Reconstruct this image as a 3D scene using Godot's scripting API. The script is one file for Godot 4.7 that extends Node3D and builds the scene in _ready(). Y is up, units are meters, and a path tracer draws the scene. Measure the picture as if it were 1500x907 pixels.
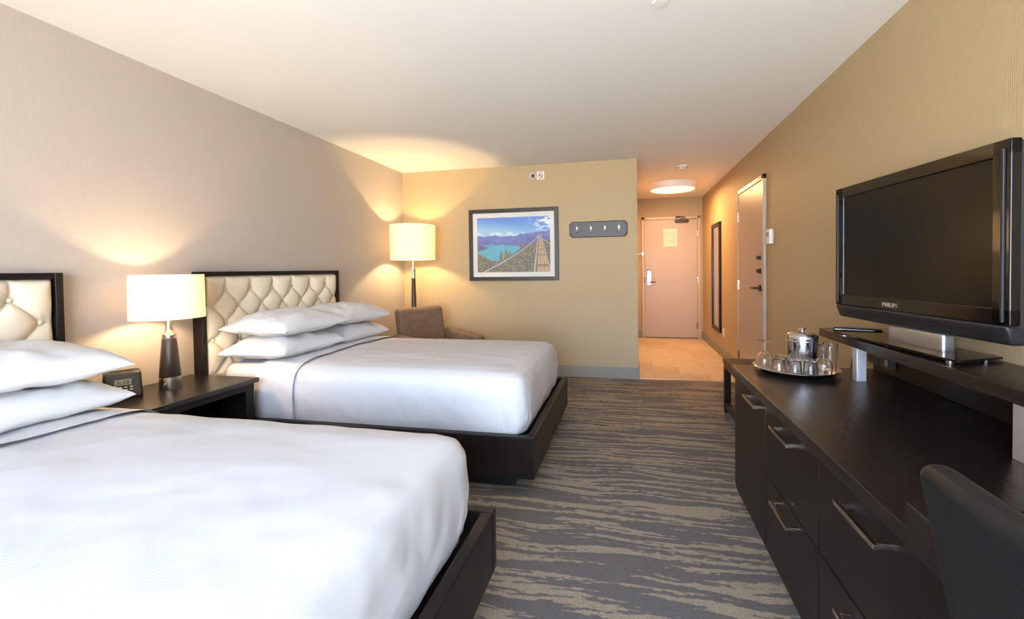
extends Node3D
# A hotel room: two double beds, dresser with a television, entry hall.  x right, y up, z towards the window wall.

const H := 2.45          # ceiling height
const W1 := 2.83         # outer corner of the back wall (hall opening starts here)
const W2 := 3.994        # right wall
const D := 2.884         # hall depth behind the back wall
const ZN := 6.4          # window wall
var M := {}
var taken := {}

# ---------------------------------------------------------------- helpers: naming
func numbered(called: String) -> String:
	if not taken.has(called):
		taken[called] = 0
		return called
	taken[called] += 1
	return "%s_%03d" % [called, taken[called]]

func thing(called: String, label: String, category: String, at := Vector3.ZERO, turn := 0.0, group := "") -> Node3D:
	var o := Node3D.new()
	o.name = numbered(called)
	add_child(o)
	o.position = at
	o.rotation.y = turn
	tag(o, label, category, group)
	return o

func tag(o: Node3D, label: String, category: String, group := "") -> Node3D:
	o.set_meta("label", label)
	o.set_meta("category", category)
	if group != "":
		o.set_meta("group", group)
	return o

func part(called: String, mesh: Mesh, mat: Material, parent: Node, at := Vector3.ZERO) -> MeshInstance3D:
	var o := MeshInstance3D.new()
	o.mesh = mesh
	o.material_override = mat
	o.position = at
	if parent == self:
		o.name = numbered(called)
		add_child(o)
	else:
		o.name = called
		parent.add_child(o, true)
	return o

func struct(called: String, mesh: Mesh, mat: Material, at := Vector3.ZERO, label := "", category := "") -> MeshInstance3D:
	var o := part(called, mesh, mat, self, at)
	o.set_meta("kind", "structure")
	if label != "":
		tag(o, label, category)
	return o

func group_struct(called: String, label: String, category: String, at := Vector3.ZERO) -> Node3D:
	var o := thing(called, label, category, at)
	o.set_meta("kind", "structure")
	return o

# ---------------------------------------------------------------- helpers: shapes
func axis_list(s: float, r: float, mid: int, k: int) -> PackedFloat32Array:
	var a := PackedFloat32Array()
	for i in k:
		a.append(-s + r * i / k)
	for i in mid + 1:
		a.append(lerpf(-s + r, s - r, float(i) / mid))
	for i in range(k - 1, -1, -1):
		a.append(s - r * i / k)
	return a

# A box with rounded edges, centred on c.  grain: axis (0 x, 1 y, 2 z) that the texture's u follows.  UVs in metres.
func rbox(st: SurfaceTool, c: Vector3, size: Vector3, r := 0.004, grain := 2, k := 1, mid := 1, deform = null) -> void:
	var h := size / 2.0
	r = minf(r, minf(h.x, minf(h.y, h.z)) * 0.98)
	var inner := h - Vector3(r, r, r)
	for ax in 3:
		var a1 := (ax + 1) % 3
		var a2 := (ax + 2) % 3
		var l1 := axis_list(h[a1], r, mid, k)
		var l2 := axis_list(h[a2], r, mid, k)
		var gu := grain if grain != ax else a1
		var gv := 3 - ax - gu
		for sgn in [-1.0, 1.0]:
			var ps := []
			var ns := []
			var us := []
			for i in l1.size():
				for j in l2.size():
					var p := Vector3.ZERO
					p[ax] = sgn * h[ax]
					p[a1] = l1[i]
					p[a2] = l2[j]
					var q := p.clamp(-inner, inner)
					var n := (p - q).normalized()
					var w := q + n * r
					us.append(Vector2(w[gu] + c[gu], w[gv] + c[gv] + 0.37 * ax))
					ps.append(w + c)
					ns.append(n)
			if deform != null:
				for i in ps.size():
					ps[i] = deform.call(ps[i])
			var m := l2.size()
			for i in l1.size() - 1:
				for j in m - 1:
					var q4 := [i * m + j, (i + 1) * m + j, (i + 1) * m + j + 1, i * m + j + 1]
					if sgn > 0:
						q4.reverse()
					for t in [0, 1, 2, 0, 2, 3]:
						st.set_uv(us[q4[t]])
						if deform == null:
							st.set_normal(ns[q4[t]])
						st.add_vertex(ps[q4[t]])

func begin() -> SurfaceTool:
	var st := SurfaceTool.new()
	st.begin(Mesh.PRIMITIVE_TRIANGLES)
	return st

func box(c: Vector3, size: Vector3, r := 0.004, grain := 2, k := 1) -> ArrayMesh:
	var st := begin()
	rbox(st, c, size, r, grain, k)
	return st.commit()

func soft(c: Vector3, size: Vector3, r: float, mid: int, deform: Callable, k := 4) -> ArrayMesh:
	var st := begin()
	st.set_smooth_group(0)
	rbox(st, c, size, r, 0, k, mid, deform)
	st.generate_normals()
	return st.commit()

# min/max corners instead of centre/size
func span(a: Vector3, b: Vector3, r := 0.004, grain := 2) -> ArrayMesh:
	return box((a + b) / 2.0, (b - a).abs(), r, grain)

func add_span(st: SurfaceTool, a: Vector3, b: Vector3, r := 0.004, grain := 2) -> void:
	rbox(st, (a + b) / 2.0, (b - a).abs(), r, grain)

# profile: Vector2(radius, height) from bottom outside upwards; normals smooth where the profile bends gently
func lathe_into(st: SurfaceTool, prof: Array, segs := 32, sx := 1.0, sz := 1.0, c := Vector3.ZERO) -> void:
	var n := prof.size()
	var sn := []
	for i in n - 1:
		var d: Vector2 = prof[i + 1] - prof[i]
		sn.append(Vector2(d.y, -d.x).normalized())
	for i in n - 1:
		if (prof[i + 1] - prof[i]).length() < 1e-7:
			continue
		var na: Vector2 = sn[i]
		var nb: Vector2 = sn[i]
		if i > 0 and sn[i].dot(sn[i - 1]) > 0.75:
			na = (sn[i] + sn[i - 1]).normalized()
		if i < n - 2 and sn[i].dot(sn[i + 1]) > 0.75:
			nb = (sn[i] + sn[i + 1]).normalized()
		for s in segs:
			var a0 := TAU * s / segs
			var a1 := TAU * (s + 1) / segs
			var v := []
			for e in [[prof[i], a0, na], [prof[i + 1], a0, nb], [prof[i + 1], a1, nb], [prof[i], a1, na]]:
				var p: Vector2 = e[0]
				var nn: Vector2 = e[2]
				v.append([Vector3(p.x * cos(e[1]) * sx, p.y, p.x * sin(e[1]) * sz) + c, Vector3(nn.x * cos(e[1]) / sx, nn.y, nn.x * sin(e[1]) / sz).normalized(), Vector2(e[1] / TAU, p.y)])
			for t in [0, 2, 1, 0, 3, 2]:
				st.set_normal(v[t][1])
				st.set_uv(v[t][2])
				st.add_vertex(v[t][0])

func lathe(prof: Array, segs := 32, sx := 1.0, sz := 1.0) -> ArrayMesh:
	var st := begin()
	lathe_into(st, prof, segs, sx, sz)
	return st.commit()

func v2(pairs: Array) -> Array:
	var out := []
	for i in range(0, pairs.size(), 2):
		out.append(Vector2(pairs[i], pairs[i + 1]))
	return out

func tube_into(st: SurfaceTool, pts: Array, r: float, segs := 10) -> void:
	var prev_x := Vector3.ZERO
	var rings := []
	for i in pts.size():
		var d: Vector3 = (pts[mini(i + 1, pts.size() - 1)] - pts[maxi(i - 1, 0)]).normalized()
		var up := Vector3.UP if absf(d.y) < 0.9 else Vector3.RIGHT
		var x: Vector3 = d.cross(up).normalized() if prev_x == Vector3.ZERO else (prev_x - d * prev_x.dot(d)).normalized()
		prev_x = x
		var y := d.cross(x)
		var ring := []
		for s in segs:
			var a := TAU * s / segs
			ring.append([pts[i] + (x * cos(a) + y * sin(a)) * r, x * cos(a) + y * sin(a)])
		rings.append(ring)
	for i in pts.size() - 1:
		for s in segs:
			var s1 := (s + 1) % segs
			for e in [rings[i][s], rings[i + 1][s1], rings[i][s1], rings[i][s], rings[i + 1][s], rings[i + 1][s1]]:
				st.set_normal(e[1])
				st.set_uv(Vector2(e[0].x + e[0].z, e[0].y))
				st.add_vertex(e[0])
	for e in [[0, -1.0], [pts.size() - 1, 1.0]]:
		var d2: Vector3 = (pts[1] - pts[0]) if e[0] == 0 else (pts[-1] - pts[-2])
		for s in segs:
			var s1 := (s + 1) % segs
			for q in ([pts[e[0]], rings[e[0]][s1][0], rings[e[0]][s][0]] if e[1] > 0 else [pts[e[0]], rings[e[0]][s][0], rings[e[0]][s1][0]]):
				st.set_normal(d2.normalized() * e[1])
				st.set_uv(Vector2.ZERO)
				st.add_vertex(q)

func tube(pts: Array, r: float, segs := 10) -> ArrayMesh:
	var st := begin()
	tube_into(st, pts, r, segs)
	return st.commit()

func disc_mesh(r: float, th: float, segs := 24) -> ArrayMesh:      # axis along z, front at +th
	var st := begin()
	lathe_into(st, v2([0, 0, r, 0, r, th * 0.7, r - th * 0.3, th, 0, th]), segs)
	var m := st.commit()
	var st2 := begin()
	st2.append_from(m, 0, Transform3D(Basis(Vector3.RIGHT, PI / 2), Vector3.ZERO))
	return st2.commit()

# points[i][j] with uv; smooth normals
func sheet(pts: Array, uvs: Array, flip := false) -> ArrayMesh:
	var st := begin()
	st.set_smooth_group(0)
	sheet_into(st, pts, uvs, flip)
	st.generate_normals()
	return st.commit()

func sheet_into(st: SurfaceTool, pts: Array, uvs: Array, flip := false) -> void:
	for i in pts.size() - 1:
		for j in pts[i].size() - 1:
			var q := [[i, j], [i, j + 1], [i + 1, j + 1], [i + 1, j]]
			if flip:
				q.reverse()
			for t in [0, 1, 2, 0, 2, 3]:
				st.set_uv(uvs[q[t][0]][q[t][1]])
				st.add_vertex(pts[q[t][0]][q[t][1]])

# ---------------------------------------------------------------- helpers: materials and computed textures
func noise(sd: int, freq := 1.0, oct := 3) -> FastNoiseLite:
	var n := FastNoiseLite.new()
	n.seed = sd
	n.noise_type = FastNoiseLite.TYPE_SIMPLEX
	n.frequency = freq
	n.fractal_octaves = oct
	return n

func tex(img: Image) -> ImageTexture:
	img.generate_mipmaps()
	return ImageTexture.create_from_image(img)

# f(x, y) -> Color, seamless only if f is
func paint(w: int, h: int, f: Callable) -> Image:
	var data := PackedByteArray()
	data.resize(w * h * 3)
	var k := 0
	for y in h:
		for x in w:
			var c: Color = f.call(x, y)
			data[k] = c.r8
			data[k + 1] = c.g8
			data[k + 2] = c.b8
			k += 3
	return Image.create_from_data(w, h, false, Image.FORMAT_RGB8, data)

func normal_of(w: int, h: int, f: Callable, strength := 4.0) -> ImageTexture:
	var img := Image.create(w, h, false, Image.FORMAT_RGBA8)
	for y in h:
		for x in w:
			var v: float = clampf(f.call(x, y), 0, 1)
			img.set_pixel(x, y, Color(v, v, v))
	img.bump_map_to_normal_map(strength)
	return tex(img)

func mat(c: Color, rough := 0.6, metal := 0.0) -> StandardMaterial3D:
	var m := StandardMaterial3D.new()
	m.albedo_color = c
	m.roughness = rough
	m.metallic = metal
	return m

func c8(r: int, g: int, b: int) -> Color:
	return Color(r / 255.0, g / 255.0, b / 255.0)

func textured(img: Image, size_u: float, size_v: float, rough := 0.7) -> StandardMaterial3D:
	var m := mat(Color.WHITE, rough)
	m.albedo_texture = tex(img)
	m.uv1_scale = Vector3(1.0 / size_u, 1.0 / size_v, 1)
	return m

func make_materials() -> void:
	# dark stained wood: fine straight grain along u
	var n1 := noise(11, 1.0, 3)
	var n2 := noise(12, 1.0, 2)
	var wood_at := func(x: int, y: int) -> float:
		return clampf(0.5 + 0.55 * n1.get_noise_2d(x * 0.006, y * 0.35) + 0.25 * n2.get_noise_2d(x * 0.03, y * 0.9), 0, 1)
	M.wood = textured(paint(512, 512, func(x, y): return c8(14, 11, 11).lerp(c8(34, 27, 26), wood_at.call(x, y))), 1.0, 0.5, 0.34)
	M.wood.normal_enabled = true
	M.wood.normal_texture = normal_of(512, 512, wood_at, 1.2)
	M.wood.normal_scale = 0.35
	M.wood_satin = M.wood.duplicate()
	M.wood.metallic_specular = 0.32
	M.wood_satin.roughness = 0.26
	# plain paints
	M.ceiling = mat(c8(244, 243, 241), 0.9)
	var nc := noise(21, 0.9, 3)
	M.ceiling.normal_enabled = true
	M.ceiling.normal_texture = normal_of(256, 256, func(x, y): return 0.5 + 0.5 * nc.get_noise_2d(x, y), 1.0)
	M.ceiling.normal_scale = 0.15
	M.ceiling.uv1_scale = Vector3(3, 3, 1)
	# wallpapers: u horizontal, v vertical, metres
	var nw := noise(31, 1.0, 2)
	var weave := func(x: int, y: int) -> float:
		var cx := x / 16
		var cy := y / 16
		var fx := absf((x % 16) / 15.0 - 0.5) * 2.0
		var fy := absf((y % 16) / 15.0 - 0.5) * 2.0
		var rib: float = (1.0 - fx * fx) * (0.6 + 0.4 * (1.0 - pow(fy, 4.0))) if (cx + cy) % 2 == 0 else (1.0 - fy * fy) * (0.6 + 0.4 * (1.0 - pow(fx, 4.0)))
		return clampf(rib * 0.75 + 0.25 * nw.get_noise_2d(x * 0.4, y * 0.05) + 0.12 * nw.get_noise_2d(x * 0.9 + 700, y * 0.9), 0, 1)
	M.paper_left = textured(paint(512, 512, func(x, y): return c8(171, 161, 151).lerp(c8(188, 177, 166), weave.call(x, y))), 0.3, 0.3, 0.62)
	M.paper_left.normal_enabled = true
	M.paper_left.normal_texture = normal_of(512, 512, weave, 3.0)
	M.paper_left.normal_scale = 0.2
	var ns := noise(32, 1.0, 3)
	var stripe := func(x: int, y: int) -> float:
		return clampf(0.5 + 0.34 * sin(x * TAU / 8.0 + 1.4 * ns.get_noise_2d(x * 0.02, y * 0.01)) + 0.5 * ns.get_noise_2d(x * 0.5, y * 0.02), 0, 1)
	M.paper = textured(paint(512, 512, func(x, y): return c8(169, 147, 112).lerp(c8(181, 159, 124), stripe.call(x, y))), 0.5, 0.9, 0.6)
	M.paper.normal_enabled = true
	M.paper.normal_texture = normal_of(512, 512, stripe, 1.5)
	M.paper.normal_scale = 0.35
	M.baseboard = mat(c8(132, 128, 119), 0.5)
	M.door = mat(c8(176, 158, 142), 0.36)
	M.door_frame = mat(c8(182, 165, 150), 0.34)
	# carpet
	var ca := noise(41, 1.0, 3)
	var cb := noise(42, 1.0, 2)
	var pile := RandomNumberGenerator.new()
	pile.seed = 5
	M.carpet = textured(paint(1536, 2048, func(x, y):
		var mx: float = x * 4.0 / 1536.0
		var mz: float = y * 7.2 / 2048.0
		var wob: float = 0.03 * cb.get_noise_2d(mx * 1.1, mz * 1.6)
		var v: float = ca.get_noise_2d(mx * 1.0 + 3.0, (mz + wob) * 19.0) + 0.28 * cb.get_noise_2d(mx * 12.0, mz * 46.0 + 90.0) + 0.25 * cb.get_noise_2d(mx * 0.5 + 40.0, mz * 5.0)
		var t: float = smoothstep(0.06, 0.13, v)
		var g: float = pile.randf_range(-0.12, 0.12)
		var c: Color = c8(86, 82, 81).lerp(c8(136, 124, 107), t)
		return Color(clampf(c.r * (1 + g), 0, 1), clampf(c.g * (1 + g), 0, 1), clampf(c.b * (1 + g), 0, 1))), 4.0, 7.2, 0.95)
	# tiles
	var nt := noise(51, 0.02, 4)
	for i in 3:
		M["tile%d" % i] = textured(paint(128, 128, func(x, y): return c8(186, 164, 138).lerp(c8(205, 186, 160), clampf(0.5 + 0.4 * i - 0.4 + 0.8 * nt.get_noise_2d(x + i * 300, y * 2.5), 0, 1))), 0.6, 0.6, 0.38)
	M.grout = mat(c8(150, 128, 104), 0.9)
	# linen
	var nl := noise(61, 1.0, 2)
	M.linen = mat(c8(214, 214, 216), 0.8)
	M.linen.normal_enabled = true
	M.linen.normal_texture = normal_of(256, 256, func(x, y): return 0.5 + 0.4 * sin(y * TAU / 32.0) + 0.12 * nl.get_noise_2d(x * 0.8, y * 0.8), 3.0)
	M.linen.normal_scale = 0.13
	M.linen.uv1_scale = Vector3(18, 18, 1)       # ribs 7 mm apart
	M.pillow = mat(c8(217, 217, 218), 0.82)
	# leather
	var nle := noise(71, 0.12, 3)
	M.leather = mat(c8(224, 212, 188), 0.4)
	M.leather.normal_enabled = true
	M.leather.normal_texture = normal_of(256, 256, func(x, y): return 0.5 + 0.5 * nle.get_noise_2d(x * 2.5, y * 2.5), 1.6)
	M.leather.normal_scale = 0.25
	M.leather.uv1_scale = Vector3(6, 6, 1)
	M.black_leather = mat(c8(20, 21, 24), 0.45)
	M.black_leather.metallic_specular = 0.34
	M.black_leather.normal_enabled = true
	M.black_leather.normal_texture = M.leather.normal_texture
	M.black_leather.normal_scale = 0.3
	M.black_leather.uv1_scale = Vector3(6, 6, 1)
	var nf := noise(81, 0.03, 4)
	M.suede = textured(paint(256, 256, func(x, y): return c8(112, 88, 69).lerp(c8(126, 100, 79), clampf(0.5 + 0.9 * nf.get_noise_2d(x, y), 0, 1))), 0.6, 0.6, 0.92)
	# metals and plastics
	M.nickel = mat(c8(205, 196, 184), 0.28, 1.0)
	M.chrome = mat(c8(226, 226, 230), 0.1, 1.0)
	M.steel = mat(c8(214, 214, 218), 0.16, 1.0)
	M.hook = mat(c8(150, 142, 132), 0.32, 1.0)
	M.handle = mat(c8(196, 188, 178), 0.24, 1.0)
	M.bronze = mat(c8(62, 52, 46), 0.35, 0.7)
	M.black = mat(c8(18, 18, 20), 0.4)
	M.gloss_black = mat(c8(9, 9, 10), 0.07)
	M.tv_grey = mat(c8(30, 31, 36), 0.38)
	M.tv_strip = mat(c8(26, 29, 36), 0.5)
	M.screen = mat(c8(10, 9, 9), 0.24)
	M.screen.metallic_specular = 0.35
	M.leg_metal = mat(c8(232, 233, 238), 0.45, 0.85)
	M.brushed = mat(c8(196, 202, 210), 0.36, 1.0)
	M.white_plastic = mat(c8(228, 226, 222), 0.4)
	M.grey_plastic = mat(c8(140, 140, 140), 0.5)
	M.dark_wood_paint = mat(c8(44, 40, 38), 0.42)
	M.lamp_body = mat(c8(52, 40, 34), 0.36)
	M.frame_black = mat(c8(38, 36, 36), 0.42)
	M.paper_white = mat(c8(236, 234, 230), 0.8)
	M.red = mat(c8(176, 44, 40), 0.6)
	M.rack = textured(paint(128, 128, func(x, y): return c8(52, 52, 56).lerp(c8(70, 70, 75), wood_at.call(x * 2, y * 2))), 0.7, 0.4, 0.45)
	M.mirror = mat(c8(240, 240, 240), 0.02, 1.0)
	M.shade = mat(c8(252, 249, 240), 0.85)
	M.shade.backlight_enabled = true
	M.shade.backlight = Color(1.0, 0.97, 0.9)
	M.glass = mat(Color(1, 1, 1, 0.0), 0.0)
	M.glass.refraction_enabled = true
	M.glass.refraction_scale = 0.05
	M.glass.transparency = BaseMaterial3D.TRANSPARENCY_ALPHA
	M.pane = mat(Color(0.95, 0.98, 1.0, 0.06), 0.0)
	M.pane.transparency = BaseMaterial3D.TRANSPARENCY_ALPHA
	M.acrylic = mat(Color(1, 1, 1, 0.05), 0.02)
	M.acrylic.transparency = BaseMaterial3D.TRANSPARENCY_ALPHA

func glow(c: Color, e: float) -> StandardMaterial3D:
	var m := mat(c, 0.6)
	m.emission_enabled = true
	m.emission = c
	m.emission_energy_multiplier = e
	return m

func bulb_light(parent: Node3D, at: Vector3, c: Color, e: float, size: float) -> void:
	var l := OmniLight3D.new()
	l.light_color = c
	l.light_energy = e
	l.light_size = size
	l.omni_range = 20.0
	l.omni_attenuation = 2.0
	l.shadow_enabled = true
	l.position = at
	parent.add_child(l)

# ================================================================ the scene
func _ready() -> void:
	# camera
	var cam := Camera3D.new()
	cam.position = Vector3(2.7178, 1.2373, 4.7847)
	cam.rotation_order = EULER_ORDER_YXZ
	cam.rotation_degrees = Vector3(-1.1748, 11.3886, -0.7293)
	cam.projection = Camera3D.PROJECTION_FRUSTUM
	cam.near = 0.05
	cam.far = 60.0
	cam.size = 907.0 / 616.343 * 0.05
	cam.frustum_offset = Vector2(-45.0, -46.28) / 616.343 * 0.05
	add_child(cam)
	# sky seen through the window behind the camera
	var sm := ProceduralSkyMaterial.new()
	sm.sky_top_color = c8(168, 198, 240)
	sm.sky_horizon_color = c8(232, 238, 246)
	sm.ground_horizon_color = c8(214, 216, 216)
	sm.ground_bottom_color = c8(196, 196, 192)
	sm.sky_energy_multiplier = 5.6
	sm.ground_energy_multiplier = 6.6
	var env := Environment.new()
	env.background_mode = Environment.BG_SKY
	env.sky = Sky.new()
	env.sky.sky_material = sm
	env.tonemap_mode = Environment.TONE_MAPPER_LINEAR
	env.tonemap_exposure = 0.54
	env.sdfgi_enabled = true
	env.ssao_enabled = true
	env.ssil_enabled = true
	var we := WorldEnvironment.new()
	we.environment = env
	add_child(we)
	make_materials()
	build_shell()
	build_doors()
	build_wall_things()
	build_beds()
	build_bedside()
	build_corner()
	build_dresser()
	build_tray()
	build_tv()
	build_desk()

# ---------------------------------------------------------------- room
func build_shell() -> void:
	var t := 0.14
	var f := struct("floor", span(Vector3(-t, -0.1, -0.02), Vector3(W2 + t, 0, ZN + t), 0.001, 0), M.carpet, Vector3.ZERO, "grey carpet with wavy tan streaks across the bedroom", "carpet")
	f.material_override = M.carpet
	struct("ceiling", span(Vector3(-t, H, -D - t), Vector3(W2 + t, H + 0.1, ZN + t), 0.001, 0), M.ceiling, Vector3.ZERO, "smooth white painted ceiling", "ceiling")
	struct("wall_left", span(Vector3(-t, 0, -t), Vector3(0, H, ZN), 0.001, 2), M.paper_left, Vector3.ZERO, "grey-beige basket weave wallpaper behind the headboards", "wall")
	struct("wall_back", span(Vector3(0, 0, -t), Vector3(W1, H, 0), 0.001, 0), M.paper, Vector3.ZERO, "tan striped wallpaper wall with the framed picture", "wall")
	struct("wall_hall", span(Vector3(W1 - 0.12, 0, -D), Vector3(W1, H, -t), 0.001, 2), M.paper, Vector3.ZERO, "side wall of the entry hall behind the coat hooks wall", "wall")
	struct("wall_right", span(Vector3(W2, 0, -D), Vector3(W2 + t, H, ZN), 0.001, 2), M.paper, Vector3.ZERO, "long tan striped wallpaper wall behind the television", "wall")
	struct("wall_far", span(Vector3(W1 - 0.12, 0, -D - t), Vector3(W2 + t, H, -D), 0.001, 0), M.paper, Vector3.ZERO, "tan wall around the entry door", "wall")
	# window wall behind the camera
	var wx0 := 1.0
	var wx1 := 3.85
	var wy0 := 0.12
	var wy1 := 2.38
	var st := begin()
	add_span(st, Vector3(-t, 0, ZN), Vector3(wx0, H, ZN + t), 0.001, 0)
	add_span(st, Vector3(wx1, 0, ZN), Vector3(W2 + t, H, ZN + t), 0.001, 0)
	add_span(st, Vector3(wx0, 0, ZN), Vector3(wx1, wy0, ZN + t), 0.001, 0)
	add_span(st, Vector3(wx0, wy1, ZN), Vector3(wx1, H, ZN + t), 0.001, 0)
	struct("wall_near", st.commit(), M.paper, Vector3.ZERO, "tan window wall opposite the entry door", "wall")
	var w := group_struct("window_1", "wide white framed window letting in the daylight", "window", Vector3(0, 0, ZN))
	for x in [wx0 + 0.025, (wx0 * 2 + wx1) / 3.0, (wx0 + wx1 * 2) / 3.0, wx1 - 0.025]:
		part("mullion", span(Vector3(x - 0.025, wy0, 0.04), Vector3(x + 0.025, wy1, 0.1), 0.004, 1), M.white_plastic, w)
	for y in [wy0 + 0.025, wy1 - 0.025]:
		part("rail", span(Vector3(wx0, y - 0.025, 0.035), Vector3(wx1, y + 0.025, 0.105), 0.004, 0), M.white_plastic, w)
	for i in 3:
		var a := lerpf(wx0, wx1, i / 3.0) + 0.026
		part("pane", span(Vector3(a, wy0 + 0.04, 0.066), Vector3(a + (wx1 - wx0) / 3.0 - 0.05, wy1 - 0.04, 0.072), 0.001, 0), M.pane, w)
	part("sill", span(Vector3(wx0 - 0.04, wy0 - 0.03, -0.06), Vector3(wx1 + 0.04, wy0, 0.04), 0.006, 0), M.white_plastic, w)
	# baseboards, moulded top
	var bb := func(a: Vector3, b: Vector3, called: String, label: String):
		var s := begin()
		add_span(s, a, Vector3(b.x, 0.112, b.z), 0.003, 0)
		var g := 0.004
		add_span(s, Vector3(a.x, 0.108, a.z) + Vector3(g if a.x != 0 and b.x - a.x < 0.1 else 0.0, 0, 0), Vector3(b.x, 0.128, b.z) - Vector3(0, 0, g if b.z - a.z < 0.1 else 0.0), 0.003, 0)
		struct(called, s.commit(), M.baseboard, Vector3.ZERO, label, "baseboard")
	bb.call(Vector3(0, 0, 0), Vector3(W1 + 0.014, 0, 0.016), "baseboard_back", "grey baseboard under the framed picture wall")
	bb.call(Vector3(W2 - 0.016, 0, -D), Vector3(W2, 0, -0.46), "baseboard_right", "grey baseboard under the hall mirror")
	bb.call(Vector3(W2 - 0.016, 0, 0.6), Vector3(W2, 0, ZN), "baseboard_right", "grey baseboard running behind the dresser")
	bb.call(Vector3(0, 0, 0.016), Vector3(0.016, 0, ZN), "baseboard_left", "grey baseboard behind the beds and headboards")
	bb.call(Vector3(W1, 0, -D), Vector3(2.985, 0, -D + 0.016), "baseboard_far", "short piece of baseboard left of the entry door")
	bb.call(Vector3(W1, 0, -D + 0.016), Vector3(W1 + 0.014, 0, 0.0), "baseboard_hall", "baseboard along the hidden side of the hall")
	# tiled hall floor: each tile a piece, joints recessed
	var tf := group_struct("tile_floor", "beige stone tile floor of the entry hall", "tile floor")
	part("grout_bed", span(Vector3(W1 - 0.12, -0.1, -D - 0.14), Vector3(W2 + 0.14, -0.004, -0.02), 0.001, 0), M.grout, tf)
	var rows := 10
	var tz := -0.024
	for r in rows:
		var z1 := tz - r * 0.3
		var z0 := maxf(z1 - 0.297, -D)
		if z1 < -D + 0.02:
			break
		var x := W1 + 0.001 - (0.42 if r % 2 == 0 else 0.12)
		while x < W2:
			var a := maxf(x, W1 + 0.001)
			var b := minf(x + 0.597, W2 - 0.001)
			if b - a > 0.02:
				part("tile", span(Vector3(a, -0.02, z0), Vector3(b, 0.0, z1), 0.002, 0), M["tile%d" % ((r * 7 + int(x * 3.3)) % 3)], tf)
			x += 0.6
	struct("trim_1", span(Vector3(W1 + 0.014, -0.01, -0.03), Vector3(W2 - 0.001, 0.004, -0.014), 0.002, 0), M.nickel, Vector3.ZERO, "thin metal strip between carpet and hall tiles", "trim")

# ---------------------------------------------------------------- doors
func hinge(parent: Node3D, at: Vector3, turned := false) -> void:
	var st := begin()
	tube_into(st, [at + Vector3(0, -0.055, 0), at + Vector3(0, 0.055, 0)], 0.008, 10)
	if turned:
		rbox(st, at + Vector3(0.006, 0, 0.014), Vector3(0.003, 0.105, 0.03), 0.001, 1)
	else:
		rbox(st, at + Vector3(-0.012, 0, -0.006), Vector3(0.03, 0.105, 0.003), 0.001, 1)
	part("hinge", st.commit(), M.steel, parent)

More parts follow.
